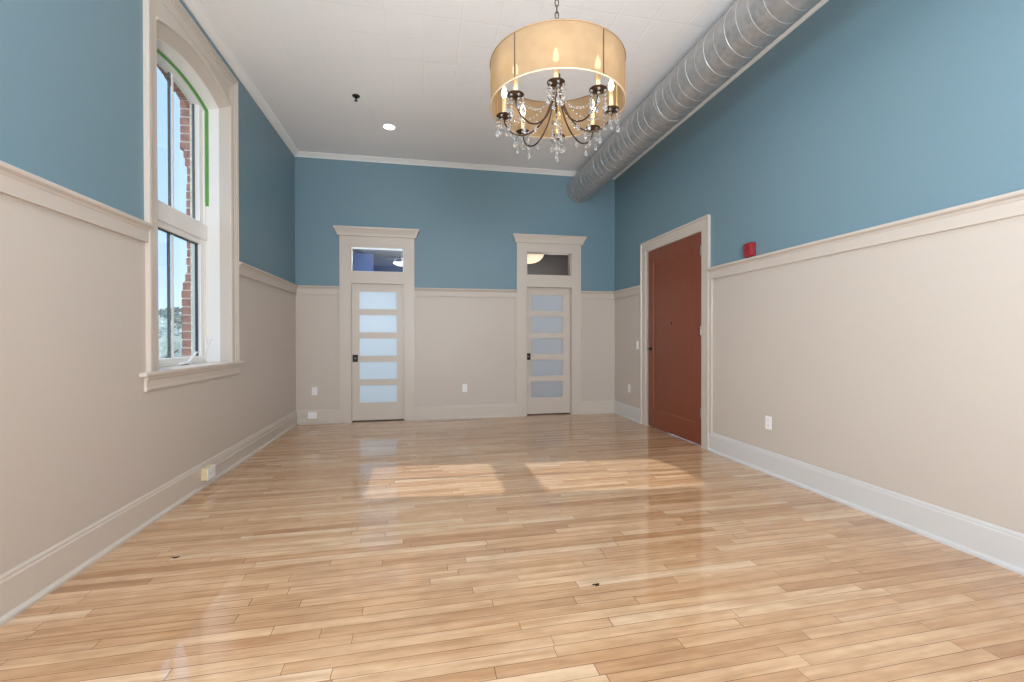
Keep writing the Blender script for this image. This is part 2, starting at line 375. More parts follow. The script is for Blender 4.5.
def leafmat(name, a, b_):
    m, n, b = nodes(name); g = n.nodes.new('ShaderNodeNewGeometry')
    r = n.nodes.new('ShaderNodeValToRGB'); r.color_ramp.elements[0].color = (*lin(a), 1); r.color_ramp.elements[1].color = (*lin(b_), 1)
    n.links.new(g.outputs['Random Per Island'], r.inputs['Fac']); n.links.new(r.outputs[0], b.inputs['Base Color']); b.inputs['Roughness'].default_value = 0.7
    tl = n.nodes.new('ShaderNodeBsdfTranslucent'); n.links.new(r.outputs[0], tl.inputs[0]); mx = n.nodes.new('ShaderNodeMixShader'); mx.inputs[0].default_value = 0.5
    n.links.new(b.outputs[0], mx.inputs[1]); n.links.new(tl.outputs[0], mx.inputs[2]); n.links.new(mx.outputs[0], n.nodes['Material Output'].inputs[0])
    return m
BLOSSOM = leafmat('white blossom', (214, 218, 196), (255, 255, 252))
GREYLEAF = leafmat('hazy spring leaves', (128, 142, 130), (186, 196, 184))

# ------------------------------------------------------------------ room dimensions
XL, XR, YB, YF, ZC = -1.776, 2.991, 6.70, -2.7, 3.79
RAIL = 1.941; RB = 1.822; BASE = 0.20
T = 0.30

# ------------------------------------------------------------------ room shell
MB().box(XL-0.5, XR+0.5, YF-0.3, YB+3.2, -0.12, 0).build('floor', FLOOR, kind='structure')
MB().box(XL-T, XR+T, YF-T, YB+0.2, ZC, ZC+0.15).build('ceiling', CEIL, kind='structure')
WY0, WY1, WZ0, WZ1 = 3.41, 4.60, 0.955, 3.53
b = MB()
b.box(XL-T, XL, YF, WY0, 0, ZC).box(XL-T, XL, WY1, YB, 0, ZC).box(XL-T, XL, WY0, WY1, 0, WZ0).box(XL-T, XL, WY0, WY1, WZ1, ZC)
b.build('wall_left', BLUE, kind='structure')
D1 = dict(x0=-1.033, x1=-0.296, c0=-1.186, c1=-0.146, t0=-1.017, t1=-0.310)
D2 = dict(x0=1.539, x1=2.264, c0=1.385, c1=2.413, t0=1.532, t1=2.239)
b = MB(); xs = XL-T
for d in (D1, D2):
    b.box(xs, d['x0'], YB, YB+0.16, 0, ZC); xs = d['x1']
    b.box(d['x0'], d['x1'], YB, YB+0.16, 2.545, ZC)
b.box(xs, XR+T, YB, YB+0.16, 0, ZC)
b.build('wall_back', BLUE, kind='structure')
DY0, DY1, DZ = 4.411, 5.634, 2.385
b = MB().box(XR, XR+T, YF, DY0, 0, ZC).box(XR, XR+T, DY1, YB, 0, ZC).box(XR, XR+T, DY0, DY1, DZ, ZC)
b.build('wall_right', BLUE, kind='structure')
MB().box(XL-T, XR+T, YF-T, YF, 0, ZC).build('wall_front', BLUE, kind='structure')

# crown moulding all round
b = MB()
b.mould([(XL, YF), (XL, YB), (XR, YB), (XR, YF)], [(0, 3.738), (0.012, 3.738), (0.016, 3.748), (0.03, 3.755), (0.055, 3.775), (0.062, 3.78), (0.075, 3.782), (0.075, ZC), (0, ZC)], XY, closed=True)
b.build('trim_1', WHITE, kind='structure', smooth=True)

# wainscot: panel sheet, frieze board, moulded cap
def wainscot(name, p0, p1, stiles=()):
    b = MB(); path = [p0, p1]
    b.mould(path, [(0, 0), (0.006, 0), (0.006, RB+0.02), (0, RB+0.02)], XY)
    b.mould(path, [(0, RB), (0.026, RB), (0.026, 1.895), (0.030, 1.9), (0.034, 1.912), (0.044, 1.916), (0.052, 1.922), (0.054, 1.932), (0.052, RAIL), (0, RAIL)], XY)
    d = (Vector(p1)-Vector(p0)).normalized()
    for a, l in stiles:
        q0 = Vector(p0)+d*a; q1 = q0+d*l
        b.mould([q0, q1], [(0, BASE-0.005), (0.024, BASE-0.005), (0.024, RB), (0, RB)], XY)
    b.build(name, CREAM, kind='structure')
wainscot('trim_2', (XL, YF), (XL, 3.288))
wainscot('trim_3', (XL, 4.712), (XL, YB))
b = MB()   # sheet below the window
b.mould([(XL, 3.288), (XL, 4.712)], [(0, 0), (0.006, 0), (0.006, 0.955), (0, 0.955)], XY); b.build('trim_4', CREAM, kind='structure')
wainscot('trim_5', (XL, YB), (D1['c0'], YB), stiles=[(D1['c0']-XL-0.016, 0.016)])
wainscot('trim_6', (D1['c1'], YB), (D2['c0'], YB), stiles=[(0.0, 0.012), (D2['c0']-D1['c1']-0.03, 0.03)])
wainscot('trim_7', (D2['c1'], YB), (XR, YB), stiles=[(0.0, 0.03)])
wainscot('trim_8', (XR, YB), (XR, 5.79))
wainscot('trim_9', (XR, 4.262), (XR, YF), stiles=[(0.0, 0.045)])

BPROF = [(0, 0), (0.036, 0), (0.036, 0.012), (0.032, 0.02), (0.022, 0.026), (0.020, 0.03), (0.020, BASE-0.03), (0.016, BASE-0.022), (0.016, BASE-0.012), (0.010, BASE), (0, BASE)]
MB().mould([(XL, YF), (XL, YB)], BPROF, XY).build('baseboard_left', TRIM, kind='structure')
b = MB()
for p, q in (((XL, YB), (D1['c0'], YB)), ((D1['c1'], YB), (D2['c0'], YB)), ((D2['c1'], YB), (XR, YB))): b.mould([p, q], BPROF, XY)
b.build('baseboard_back', TRIM, kind='structure')
b = MB()
for p, q in (((XR, YB), (XR, 5.79)), ((XR, 4.262), (XR, YF))): b.mould([p, q], BPROF, XY)
b.build('baseboard_right', BASEW, kind='structure')

# ------------------------------------------------------------------ window
YC, HW = 4.005, 0.572
A_ = (4.005, 0.572, 3.462, 1.576)      # opening at the room face: centre, half width, apex, arch radius
B_ = (4.080, 0.497, 3.420, 1.400)      # end of the splayed beige reveal
C_ = (4.060, 0.515, 3.382, 1.600)      # window frame face
G_ = (4.060, 0.430, 3.415, 1.300)      # upper glass
K_ = (4.070, 0.490, 3.470, 1.300)      # brick opening outside
def outline(o, off=0.0, zb=0.985, n=28):
    yc, hw, ap, r0_ = o
    h = hw-off; r = r0_-off; zc = ap-r0_; a = math.asin(h/r)
    pts = [(yc-h, zb)]
    for i in range(n+1):
        q = -a+2*a*i/n; pts.append((yc+r*math.sin(q), zc+r*math.cos(q)))
    pts.append((yc+h, zb)); return pts
def loft(mb, oa, xa, ob, xb, t=0.012):
    # solid skin between two outlines at two depths
    oa2 = [(y+(t if y > 4.04 else -t), z+t) for y, z in oa]; ob2 = [(y+(t if y > 4.04 else -t), z+t) for y, z in ob]
    return mb.grid([[(xa, *p), (xb, *q), (xb, *q2), (xa, *p2)] for p, q, q2, p2 in zip(oa, ob, ob2, oa2)])
win = empty('window_1', (XL, YC, 0.96), kind='structure')
# moulded casing, thick outside, thin towards the opening
cp = [(0, 0), (0, 0.026), (0.008, 0.031), (0.022, 0.031), (0.024, 0.020), (0.028, 0.020), (0.030, 0.028), (0.045, 0.027), (0.047, 0.016), (0.051, 0.016), (0.053, 0.022), (0.068, 0.020), (0.070, 0.011), (0.074, 0.011), (0.076, 0.015), (0.10, 0.012), (0.106, 0.008), (0.136, 0.0065), (0.137, -0.01), (0, -0.01)]
b = MB(); b.mould([(3.285, 0.985), (3.285, 3.665), (4.715, 3.665), (4.715, 0.985)], cp, lambda p, a: (XL+a, p[0], p[1]))
b.build('casing', TRIM, win)
# spandrel board with the arched edge, and its bead
ol = outline(A_); arch = ol[1:-1]
b = MB()
for i in range(len(arch)-1):
    (y0, z0), (y1, z1) = arch[i], arch[i+1]
    b.prism([(y0, z0), (y1, z1), (y1, 3.545), (y0, 3.545)], YZ, XL+0.002, XL-0.004)
for s_ in (-1, 1):
    b.box(XL+0.002, XL-0.004, YC+s_*HW, YC+s_*(HW+0.02), 0.985, 3.545)
b.build('arch_board', TRIM, win)
b = MB(); b.tube([(XL+0.003, y, z) for y, z in outline(A_, -0.012)[1:]], 0.014, 10); b.build('bead', TRIM, win, smooth=True)
b = MB(); loft(b, ol, XL-0.0042, outline(B_), -1.864); b.build('reveal', TRIM, win)
# white jamb liner behind the beige reveal
b = MB(); loft(b, outline(B_, 0.0, 0.97), -1.862, outline(C_, 0.0, 0.97), -1.985); b.build('jamb_liner', WHITE, win)
# green masking film left along the arch and upper far jamb
o1, o2 = outline(C_, 0.0005), outline(C_, 0.004)
o1 = o1[1:-1]+[(o1[-1][0], 2.42)]; o2 = o2[1:-1]+[(o2[-1][0], 2.42)]
b = MB(); b.ring(o1, o2, YZ, -1.974, -1.948); b.build('masking_film', TAPE, win, label='strip of green masking film')
# frame, sashes, panes
FX0, FX1 = -2.055, -1.975
YM = 4.060
b = MB(); b.ring(outline(C_, -0.012), outline(C_, 0.020), YZ, FX0, FX1)
b.box(FX0, FX1, YM-0.505, YM+0.505, 0.985, 1.012).box(FX0, FX1+0.016, YM-0.512, YM+0.512, 2.10, 2.235)
b.build('window_frame', WHITE, win)
gi, go = outline(G_, 0.0, 2.234), outline((4.06, 0.505, 3.44, 1.5), 0.0, 2.234)
up = MB(); up.ring(go, gi, YZ, FX0+0.008, FX1-0.012)
up.box(FX0+0.008, FX1-0.012, YM-0.45, YM+0.45, 2.234, 2.258)
ups = up.build('upper_sash', WHITE, win)
b = MB(); b.ring(outline(G_, -0.002, 2.255), outline(G_, 0.010, 2.255), YZ, FX0+0.012, FX0+0.03); b.build('gasket', DARKGASKET, ups)
b = MB(); b.box(FX0+0.032, FX0+0.042, YM+0.05, YM+0.066, 2.24, 3.42); b.build('muntin', WHITE, ups)
b = MB(); b.box(FX0+0.012, FX0+0.025, YM+0.036, YM+0.056, 2.24, 3.42); b.build('outer_muntin', DARKGASKET, ups)
b = MB(); b.prism(outline(G_, -0.004, 2.25), YZ, FX0+0.026, FX0+0.031); b.build('pane', GLASS, ups)
lo = MB(); L0, L1, Z0, Z1 = YM-0.494, YM+0.494, 1.010, 2.10
SW = 0.068
for y0, y1, z0, z1 in ((L0, L0+SW, Z0, Z1), (L1-SW, L1, Z0, Z1), (L0+SW, L1-SW, Z0, Z0+0.035), (L0+SW, L1-SW, Z1-0.045, Z1)):
    lo.box(FX0+0.006, FX1-0.004, y0, y1, z0, z1)
los = lo.build('lower_sash', WHITE, win, bevel=0.004)
b = MB()
for y0, y1, z0, z1 in ((L0+SW, L0+SW+0.008, Z0+0.03, Z1-0.045), (L1-SW-0.010, L1-SW, Z0+0.03, Z1-0.045), (L0+SW, L1-SW, Z1-0.053, Z1-0.045)): b.box(FX0+0.032, FX0+0.052, y0, y1, z0, z1)
b.build('gasket', DARKGASKET, los)
b = MB(); b.box(FX0+0.032, FX0+0.044, YM+0.034, YM+0.048, Z0+0.03, Z1-0.04); b.build('muntin', WHITE, los)
b = MB(); b.box(FX0+0.010, FX0+0.025, YM+0.018, YM+0.038, Z0+0.03, Z1-0.04); b.build('outer_muntin', DARKGASKET, los)
b = MB(); b.box(FX0+0.026, FX0+0.031, L0+SW-0.005, L1-SW+0.005, Z0+0.03, Z1-0.04); b.build('pane', GLASS, los)
# crank and latch of the lower casement
cr = MB(); cr.box(FX1-0.005, FX1+0.035, YC+0.10, YC+0.24, 0.986, 1.008)
crk = cr.build('crank_base', WHITEP, win, bevel=0.006)
MB().box(FX1+0.03, FX1+0.037, YC+0.06, YC+0.17, 0.9855, 0.990).build('crank_slot', SLOT, crk)
b = MB(); b.tube([(FX1+0.02, YC+0.19, 1.005), (FX1+0.03, YC+0.21, 1.02), (FX1+0.033, YC+0.25, 1.045), (FX1+0.033, YC+0.32, 1.085)], [0.009, 0.009, 0.007, 0.008], 8); b.build('crank_handle', WHITEP, crk, smooth=True)
yl = 4.545
lt = MB().box(FX1, FX1+0.014, yl-0.012, yl+0.014, 1.07, 1.19).build('latch_plate', WHITEP, win, bevel=0.004)
b = MB(); b.tube([(FX1+0.012, yl, 1.12), (FX1+0.03, yl-0.004, 1.15), (FX1+0.045, yl-0.006, 1.19), (FX1+0.05, yl-0.004, 1.205)], [0.008, 0.008, 0.009, 0.006], 8); b.build('latch_lever', WHITEP, lt, smooth=True)
# stool and apron
b = MB(); b.box(XL-0.28, XL+0.002, YC-HW-0.005, YC+HW+0.005, 0.955, 0.985); b.box(XL-0.001, XL+0.046, 3.215, 4.785, 0.957, 0.985)
b.build('window_sill', TRIM, win, bevel=0.006)
b = MB(); b.mould([(3.262, 0.957), (4.738, 0.957)], [(0, 0), (0, 0.03), (0.02, 0.03), (0.028, 0.022), (0.07, 0.020), (0.078, 0.026), (0.092, 0.024), (0.097, 0.015), (0.097, 0)], lambda p, a: (XL+a, p[0], p[1]))
b.build('apron', TRIM, win)

# exterior brick reveal, arch and old painted brick mould
b = MB(); b.ring(outline((4.07, 0.55, 3.50, 1.4), 0, 0.90), outline((4.07, 0.478, 3.462, 1.3), 0, 0.90), YZ, -2.052, -2.090); b.build('trim_10', OLDPAINT, kind='structure')
XB0 = -2.088
def xout(z):
    for zz, x in ((1.64, -2.172), (1.715, -2.158), (1.79, -2.140), (2.78, -2.124), (2.86, -2.134), (2.94, -2.152)):
        if z < zz: return x
    return -2.174
bm_ = MB(); mo = MB(); rr = random.Random(3)
z = 0.30; k = 0
while z < 3.75:
    xo = xout(z+0.03)
    for side in (1, -1):
        yi = K_[0]+side*K_[1] if z < 3.33 else K_[0]+side*(K_[1]+0.09)
        off = rr.uniform(-0.004, 0.004); ch = rr.uniform(-0.004, 0.004)
        bm_.box(XB0, xo+off, yi+ch*side, yi+side*0.105, z, z+0.062)
        bm_.box(XB0, xo+rr.uniform(-0.004, 0.004), yi+side*0.116, yi+side*0.34, z, z+0.062)
        mo.box(XB0, xo+0.007, yi+side*0.004, yi+side*0.34, z+0.060, z+0.077)
    z += 0.075; k += 1
r0 = K_[3]; na = 19; am = 0.42; YK = K_[0]; ZK = K_[2]-r0
for i in range(na):
    a0 = -am+2*am*i/na+0.004; a1 = -am+2*am*(i+1)/na-0.004
    xo = -2.182+rr.uniform(-0.006, 0.006)
    bm_.prism([(YK+r*math.sin(a), ZK+r*math.cos(a)) for r, a in ((r0, a0), (r0, a1), (r0+0.21, a1), (r0+0.21, a0))], YZ, XB0, xo)
    mo.prism([(YK+r*math.sin(a), ZK+r*math.cos(a)) for r, a in ((r0+0.004, a1-0.001), (r0+0.004, a1+0.009), (r0+0.21, a1+0.009), (r0+0.21, a1-0.001))], YZ, XB0, -2.172)
wx = bm_.build('wall_exterior', BRICK, kind='structure'); mo.build('mortar_joints', MORTAR, wx)

# ------------------------------------------------------------------ pocket doors with transoms
def pocket_door(n, d):
    x0, x1, c0, c1 = d['x0'], d['x1'], d['c0'], d['c1']
    root = empty('door_%d' % n, ((x0+x1)/2, YB, 0), kind='structure')
    yf = YB-0.022; tz0, tz1 = (2.164, 2.512) if n == 1 else (2.177, 2.532)
    b = MB(); b.box(c0, x0, yf, YB+0.001, 0, 2.69).box(x1, c1, yf, YB+0.001, 0, 2.69)
    b.box(x0-0.001, x1+0.001, yf, YB+0.001, 1.992, tz0).box(x0-0.001, x1+0.001, yf, YB+0.001, tz1, 2.69)
    b.build('casing', TRIM, root)
    # moulded cap
    b = MB(); prof = [(0, 2.665), (0.026, 2.665), (0.03, 2.68), (0.034, 2.70), (0.05, 2.73), (0.062, 2.755), (0.07, 2.76), (0.07, 2.785), (0, 2.785)]
    b.mould([(c0, YB), (c0, YB-0.0219), (c1, YB-0.0219), (c1, YB)], prof, XY)
    b.build('head_cap', TRIM, root, smooth=True, angle=25)
    # jambs behind the casing
    b = MB(); b.box(x0-0.02, x0+0.003, YB+0.0005, YB+0.161, 0, 2.545).box(x1-0.003, x1+0.02, YB+0.0005, YB+0.161, 0, 2.545)
    b.box(x0, x1, YB+0.001, YB+0.16, 1.992, tz0).box(x0, x1, YB+0.001, YB+0.16, tz1, 2.55)
    b.build('jamb', TRIM, root)
    yl0 = YB+(0.045 if n == 1 else 0.085); yl1 = yl0+0.038
    tx0, tx1 = x0+0.0, x1-0.0
    # transom stops and pane
    b = MB()
    for a0, a1, z0, z1 in ((x0, x0+0.016, tz0-0.006, tz1+0.006), (x1-0.016, x1, tz0-0.006, tz1+0.006), (x0, x1, tz0-0.006, tz0+0.007), (x0, x1, tz1-0.006, tz1+0.008)): b.box(a0, a1, YB+0.01, YB+0.05, z0, z1)
    b.build('transom_frame', WHITE if n == 1 else TRIM, root)
    b = MB(); b.box(x0+0.012, x1-0.012, YB+0.03, YB+0.035, tz0+0.002, tz1); b.build('transom_pane', GLASS, root)
    # leaf with five frosted panes; runs into the wall pocket on both sides
    zb, zt = 0.016, 2.02
    lx0, lx1 = x0-0.018, x1+0.018
    if n == 1: g0, g1 = -0.928, -0.403
    else: g0, g1 = 1.632, 2.148
    b = MB(); b.box(lx0, g0, yl0, yl1, zb, zt).box(g1, lx1, yl0, yl1, zb, zt)
    zs = [(1.628-0.3395*i, 1.880-0.3395*i) for i in range(5)]
    prev = zt
    for z0, z1 in zs: b.box(g0, g1, yl0, yl1, z1, prev); prev = z0
    b.box(g0, g1, yl0, yl1, zb, prev)
    leaf = b.build('door_leaf', TRIM, root)
    for z0, z1 in zs:
        MB().box(g0-0.004, g1+0.004, yl0+0.012, yl0+0.02, z0-0.004, z1+0.004).build('pane', FROST, leaf)
    MB().box(x0, x1, yl0+0.012, yl0+0.026, 0.0005, zb+0.002).build('gap_light_block', SLOT, leaf)  # added dark strip, blocks light leaking through the gap under the leaf
    # square flush pull
    px = (x0+g0)/2+(-0.004 if n == 1 else -0.002)
    b = MB(); hw, hh = 0.037, 0.052; zc = 0.915
    for a0, a1, z0, z1 in ((px-hw, px-0.018, zc-hh, zc+hh), (px+0.018, px+hw, zc-hh, zc+hh), (px-0.018, px+0.018, zc+0.026, zc+hh), (px-0.018, px+0.018, zc-hh, zc-0.026)): b.box(a0, a1, yl0-0.004, yl0+0.001, z0, z1)
    b.box(px-0.018, px+0.018, yl0-0.001, yl0+0.001, zc-0.026, zc+0.026)
    pull = b.build('flush_pull', BLACK, root, label='black square flush pull')
    b = MB(); b.lathe([(0.012, 0), (0.012, -0.006), (0.008, -0.009), (0, -0.009)], (px, yl0-0.001, zc), 14, 'y'); b.build('turn_knob', CHROME, pull, smooth=True)
    b = MB(); b.box(px+0.047, px+0.085, yl0-0.003, yl0+0.001, zc-0.006, zc+0.006); b.build('edge_plate', GOLD, root)
pocket_door(1, D1); pocket_door(2, D2)

# ------------------------------------------------------------------ entrance door on the right wall
root = empty('door_3', (XR, (DY0+DY1)/2, 0), kind='structure')
b = MB()
cpd = [(0, 0), (0, 0.03), (0.016, 0.03), (0.02, 0.022), (0.124, 0.02), (0.13, 0.014), (0.13, 0)]
cp2 = [(0, 0), (0, 0.034), (0.022, 0.034), (0.028, 0.022), (0.122, 0.020), (0.128, 0.014), (0.14, 0.014), (0.14, 0)]
b.mould([(5.785, 0), (5.785, 2.515), (4.262, 2.515), (4.262, 0)], [(-w_, -p_) for w_, p_ in cp2], lambda p, a: (XR+a, p[0], p[1]))
b.build('casing', TRIM, root)
b = MB(); b.box(XR, XR+0.12, DY0-0.01, DY0+0.012, 0, DZ+0.01).box(XR, XR+0.12, DY1-0.012, DY1+0.01, 0, DZ+0.01).box(XR, XR+0.12, DY0, DY1, DZ-0.012, DZ+0.01)
b.build('jamb', TRIM, root)
ly0, ly1, lz0, lz1 = DY0+0.014, DY1-0.014, 0.012, DZ-0.015
fx = XR+0.004
py0, py1, pz0, pz1 = ly0+0.125, ly1-0.125, 0.235, 2.215
b = MB(); b.box(fx, fx+0.044, ly0, py0, lz0, lz1).box(fx, fx+0.044, py1, ly1, lz0, lz1).box(fx, fx+0.044, py0, py1, lz0, pz0).box(fx, fx+0.044, py0, py1, pz1, lz1)
leaf = b.build('door_leaf', BROWNDOOR, root)
b = MB(); b.mould([(py1, pz0), (py1, pz1), (py0, pz1), (py0, pz0)], [(0, 0), (-0.006, 0.001), (-0.014, 0.010), (-0.022, 0.014), (-0.022, 0.03), (0, 0.03)], lambda p, a: (fx+a, p[0], p[1]), closed=True)
b.build('panel_moulding', BROWNDOOR, leaf)
MB().box(fx+0.014, fx+0.034, py0, py1, pz0, pz1).build('door_panel', BROWNDOOR, leaf)
b = MB(); b.lathe([(0.013, 0), (0.013, -0.005), (0.008, -0.007), (0, -0.007)], (fx+0.014, 5.06, 1.387), 14, 'x'); b.build('peephole', BLACK, leaf, smooth=True)
for zc in (2.165, 1.28, 0.37):
    b = MB(); b.lathe([(0, -0.055), (0.004, -0.054), (0.0085, -0.049), (0.0085, 0.049), (0.004, 0.054), (0, 0.055)], (XR-0.006, ly0-0.002, zc), 12)
    h = b.build('hinge', CHROME, root, smooth=True)
    MB().box(XR-0.001, fx, ly0, ly0+0.010, zc-0.05, zc+0.05).build('hinge_plate', CHROME, h)
b = MB(); b.lathe([(0.026, 0), (0.026, -0.006), (0.01, -0.009), (0.01, -0.034)], (fx, ly1-0.065, 1.055), 16, 'x')
kn = b.build('latch_rose', BLACK, root, smooth=True)
b = MB(); b.tube([(fx-0.034, ly1-0.06, 1.055), (fx-0.038, ly1-0.10, 1.053), (fx-0.036, ly1-0.16, 1.046)], [0.008, 0.008, 0.006], 8); b.build('lever', BLACK, kn, smooth=True)

# ------------------------------------------------------------------ rooms beyond the transoms
b = MB()
b.box(-2.3, -2.2, 6.86, 9.7, 0, 2.9).box(0.35, 0.45, 6.86, 9.7, 0, 2.9).box(-2.2, 0.35, 9.6, 9.7, 0, 2.9)
b.build('wall_bedroom', DIMBLUE, kind='structure')
MB().box(-2.2, -1.01, 9.3, 9.45, 0, 2.895).build('wall_alcove', LAVENDER, kind='structure')
MB().box(-2.3, 0.45, 6.86, 9.7, 2.9, 3.0).build('ceiling_bedroom', ROOMCEIL, kind='structure')
b = MB(); b.box(0.9, 1.0, 6.86, 9.2, 0, 3.1).box(3.3, 3.4, 6.86, 9.2, 0, 3.1).box(1.0, 3.3, 9.1, 9.2, 0, 3.1)
b.build('wall_bathroom', TAUPE, kind='structure')
MB().box(0.9, 3.4, 6.86, 9.2, 3.1, 3.2).build('ceiling_bathroom', ROOMCEIL, kind='structure')
# pendant bowl seen through the left transom
PC = (-0.43, 8.5, 2.56)
pd = empty('pendant_lamp', (PC[0], PC[1], 2.54), 'white glass bowl pendant hanging on thin rods behind the left transom', 'lamp')
b = MB(); b.lathe([(0, -0.015), (0.05, -0.012), (0.10, 0.005), (0.135, 0.03), (0.14, 0.036), (0.13, 0.034), (0.09, 0.012), (0, 0.0)], PC, 28); b.build('bowl', BOWLGLOW, pd, smooth=True)
for q in (200, 320, 80):
    a = math.radians(q); px, py = PC[0]+0.125*math.cos(a), PC[1]+0.125*math.sin(a)
    MB().tube([(px, py, PC[2]+0.04), (PC[0]+0.01*math.cos(a), PC[1]+0.01*math.sin(a), PC[2]+0.33)], 0.004, 6).build('rod', CHROME, pd)
    b = MB(); b.lathe([(0, -0.02), (0.018, -0.012), (0.022, 0), (0.014, 0.014), (0, 0.018)], (px-0.01*math.cos(a), py, PC[2]+0.038), 10); b.build('finial', BOWLGLOW, pd, smooth=True)
b = MB(); b.lathe([(0.055, 0), (0.055, -0.02), (0.02, -0.025), (0.012, -0.028)], (PC[0], PC[1], 2.899), 16); b.build('canopy', CHROME, pd)
b = MB(); b.tube([(PC[0], PC[1], 2.873), (PC[0], PC[1], 2.88)], 0.01, 8); b.build('collar', CHROME, pd)
point('pendant_glow', (PC[0], PC[1], PC[2]+0.06), 26, (0.92, 0.95, 1.0), 0.015)
# pleated lamp seen through the right transom
DC = (1.93, 8.35, 2.632)
dl = empty('ceiling_lamp', (DC[0], DC[1], 2.6), 'cream pleated glowing bowl lamp behind the right transom', 'lamp')
b = MB(); rings = []
for i in range(9):
    t_ = i/8; zz = DC[2]+0.0+0.20*t_; rad = 0.30*math.sqrt(max(0.0, 1-(1-t_)**2))+0.02
    rings.append([(DC[0]+(rad+0.008*(-1)**k)*math.cos(2*math.pi*k/48), DC[1]+(rad+0.008*(-1)**k)*math.sin(2*math.pi*k/48), zz) for k in range(48)])
b.grid(rings); b.build('shade', DRUMGLOW, dl)
b = MB(); b.tube([(DC[0]+0.322*math.cos(q*0.2618), DC[1]+0.322*math.sin(q*0.2618), DC[2]+0.20) for q in range(24)], 0.012, 6, loop=True); b.build('rim', BRONZE, dl)
point('bathroom_fill', (DC[0]+0.5, DC[1]-0.3, 1.75), 22, (1.0, 0.94, 0.86), 0.1)  # added fill set out of view below the lamp, brightens the taupe walls
b = MB(); b.tube([(DC[0], DC[1], DC[2]+0.2), (DC[0], DC[1], 3.099)], 0.012, 8); b.build('stem', BRONZE, dl)

# ------------------------------------------------------------------ spiral duct
DX, DZc, DR = 2.388, 3.528, 0.199
duct = empty('spiral_duct', (DX, 2.0, DZc-DR), 'galvanised round spiral duct under the ceiling along the right wall', 'duct')
b = MB(); n = 64; rings = []
ys = [YF+0.02+i*0.12 for i in range(int((YB-YF)/0.12)+1)]; ys[-1] = YB-0.002
for y in ys: rings.append([(DX+DR*math.cos(2*math.pi*k/n), y, DZc+DR*math.sin(2*math.pi*k/n)) for k in range(n)])
b.grid(rings); b.build('pipe', DUCT, duct, smooth=True)
pts = []; pitch = 0.125; N = int((YB-0.01-0.4)/pitch*40)
for i in range(N):
    q = 2*math.pi*i/40; pts.append((DX+(DR+0.0005)*math.cos(q), 0.4+pitch*i/40, DZc+(DR+0.0005)*math.sin(q)))
b = MB(); b.tube(pts, 0.0022, 5); b.build('lock_seam', paint('bright steel seam', (196, 196, 196), 0.45, metal=0.5), duct, smooth=True)
for y, wd in ((4.05, 0.05), (6.672, 0.024)):
    b = MB(); b.lathe([(DR, -wd), (DR+0.005, -wd), (DR+0.007, -wd*0.6), (DR+0.005, -0.001), (DR+0.005, wd*0.9), (DR, wd)], (DX, y, DZc), 64, 'y'); b.build('coupling_band', DUCT, duct, smooth=True)
for y in (1.2, 3.35, 5.5):
    b = MB(); b.tube([(DX-0.03, y, ZC), (DX-0.03, y, DZc+DR-0.004)], 0.005, 6); b.build('hanger_rod', CHROME, duct)

# ------------------------------------------------------------------ chandelier
CX, CY = 0.613, 2.024
FH = Vector((math.sin(YAW), math.cos(YAW), 0)); RH = Vector((math.cos(YAW), -math.sin(YAW), 0))
ch = empty('chandelier', (CX, CY, 2.13), 'crystal chandelier with gold organza drum shade and candle arms hanging on chain', 'chandelier')
CC = Vector((CX, CY, 0))
def pol(a, r, z): return CC+(-FH*math.cos(a)+RH*math.sin(a))*r+Vector((0, 0, z))
RIM = paint('brown rim tape', (140, 112, 82), 0.6); HEM = paint('cream hem tape', (200, 178, 150), 0.7)
SR, SZ0, SZ1 = 0.312, 2.282, 2.475
b = MB(); n = 72
outer = [[pol(2*math.pi*k/n, SR, z) for k in range(n)] for z in (SZ0, SZ0+0.1, SZ1)]
b.grid(outer, True, False); shade = b.build('drum_shade', FABRIC, ch, smooth=True)
for z in (SZ0, SZ1):
    MB().tube([pol(2*math.pi*k/n, SR, z) for k in range(n)], 0.0034, 8, loop=True).build('shade_rim', RIM if z == SZ1 else HEM, shade, smooth=True)
A0 = math.radians(-6.7)
for k, deg in enumerate((-40, 32, 104, 176, 248)):
    a = math.radians(deg)
    MB().tube([pol(a, SR-0.003, SZ0), pol(a, SR-0.003, SZ1)], 0.0042, 6).build('shade_strut', BRONZE if k < 2 else GOLD, shade)
b = MB()
for k in range(4): b.tube([pol(A0+k*math.pi/2, 0.012, SZ1-0.004), pol(A0+k*math.pi/2, SR-0.004, SZ1-0.002)], 0.003, 6)
b.build('spider', GOLD, ch)
b = MB(); b.lathe([(0, 2.155), (0.008, 2.16), (0.014, 2.175), (0.008, 2.19), (0.012, 2.2), (0.024, 2.22), (0.016, 2.245), (0.010, 2.26), (0.010, 2.31), (0.02, 2.325), (0.012, 2.345), (0.009, 2.36), (0.009, 2.46), (0.018, 2.475), (0.018, 2.487), (0.006, 2.5), (0.004, 2.52), (0, 2.522)], (CX, CY, 0), 20)
b.build('column', GOLD, ch, smooth=True)
# chain and canopy
z = 2.515; k = 0
while z < ZC-0.045:
    hz, hw = 0.017, 0.0085; pts = []
    for i in range(12):
        q = 2*math.pi*i/12; d = RH if k % 2 == 0 else FH
        pts.append(CC+d*(hw*math.cos(q))+Vector((0, 0, z+hz+hz*math.sin(q)*1.12)))
    MB().tube(pts, 0.0024, 5, loop=True).build('chain_link', BRONZE, ch, smooth=True); z += 0.0305; k += 1
b = MB(); b.lathe([(0, -0.055), (0.008, -0.05), (0.012, -0.035), (0.045, -0.025), (0.06, -0.008), (0.062, 0), (0, 0)], (CX, CY, ZC-0.0005), 24); b.build('canopy', BRONZE, ch, smooth=True)
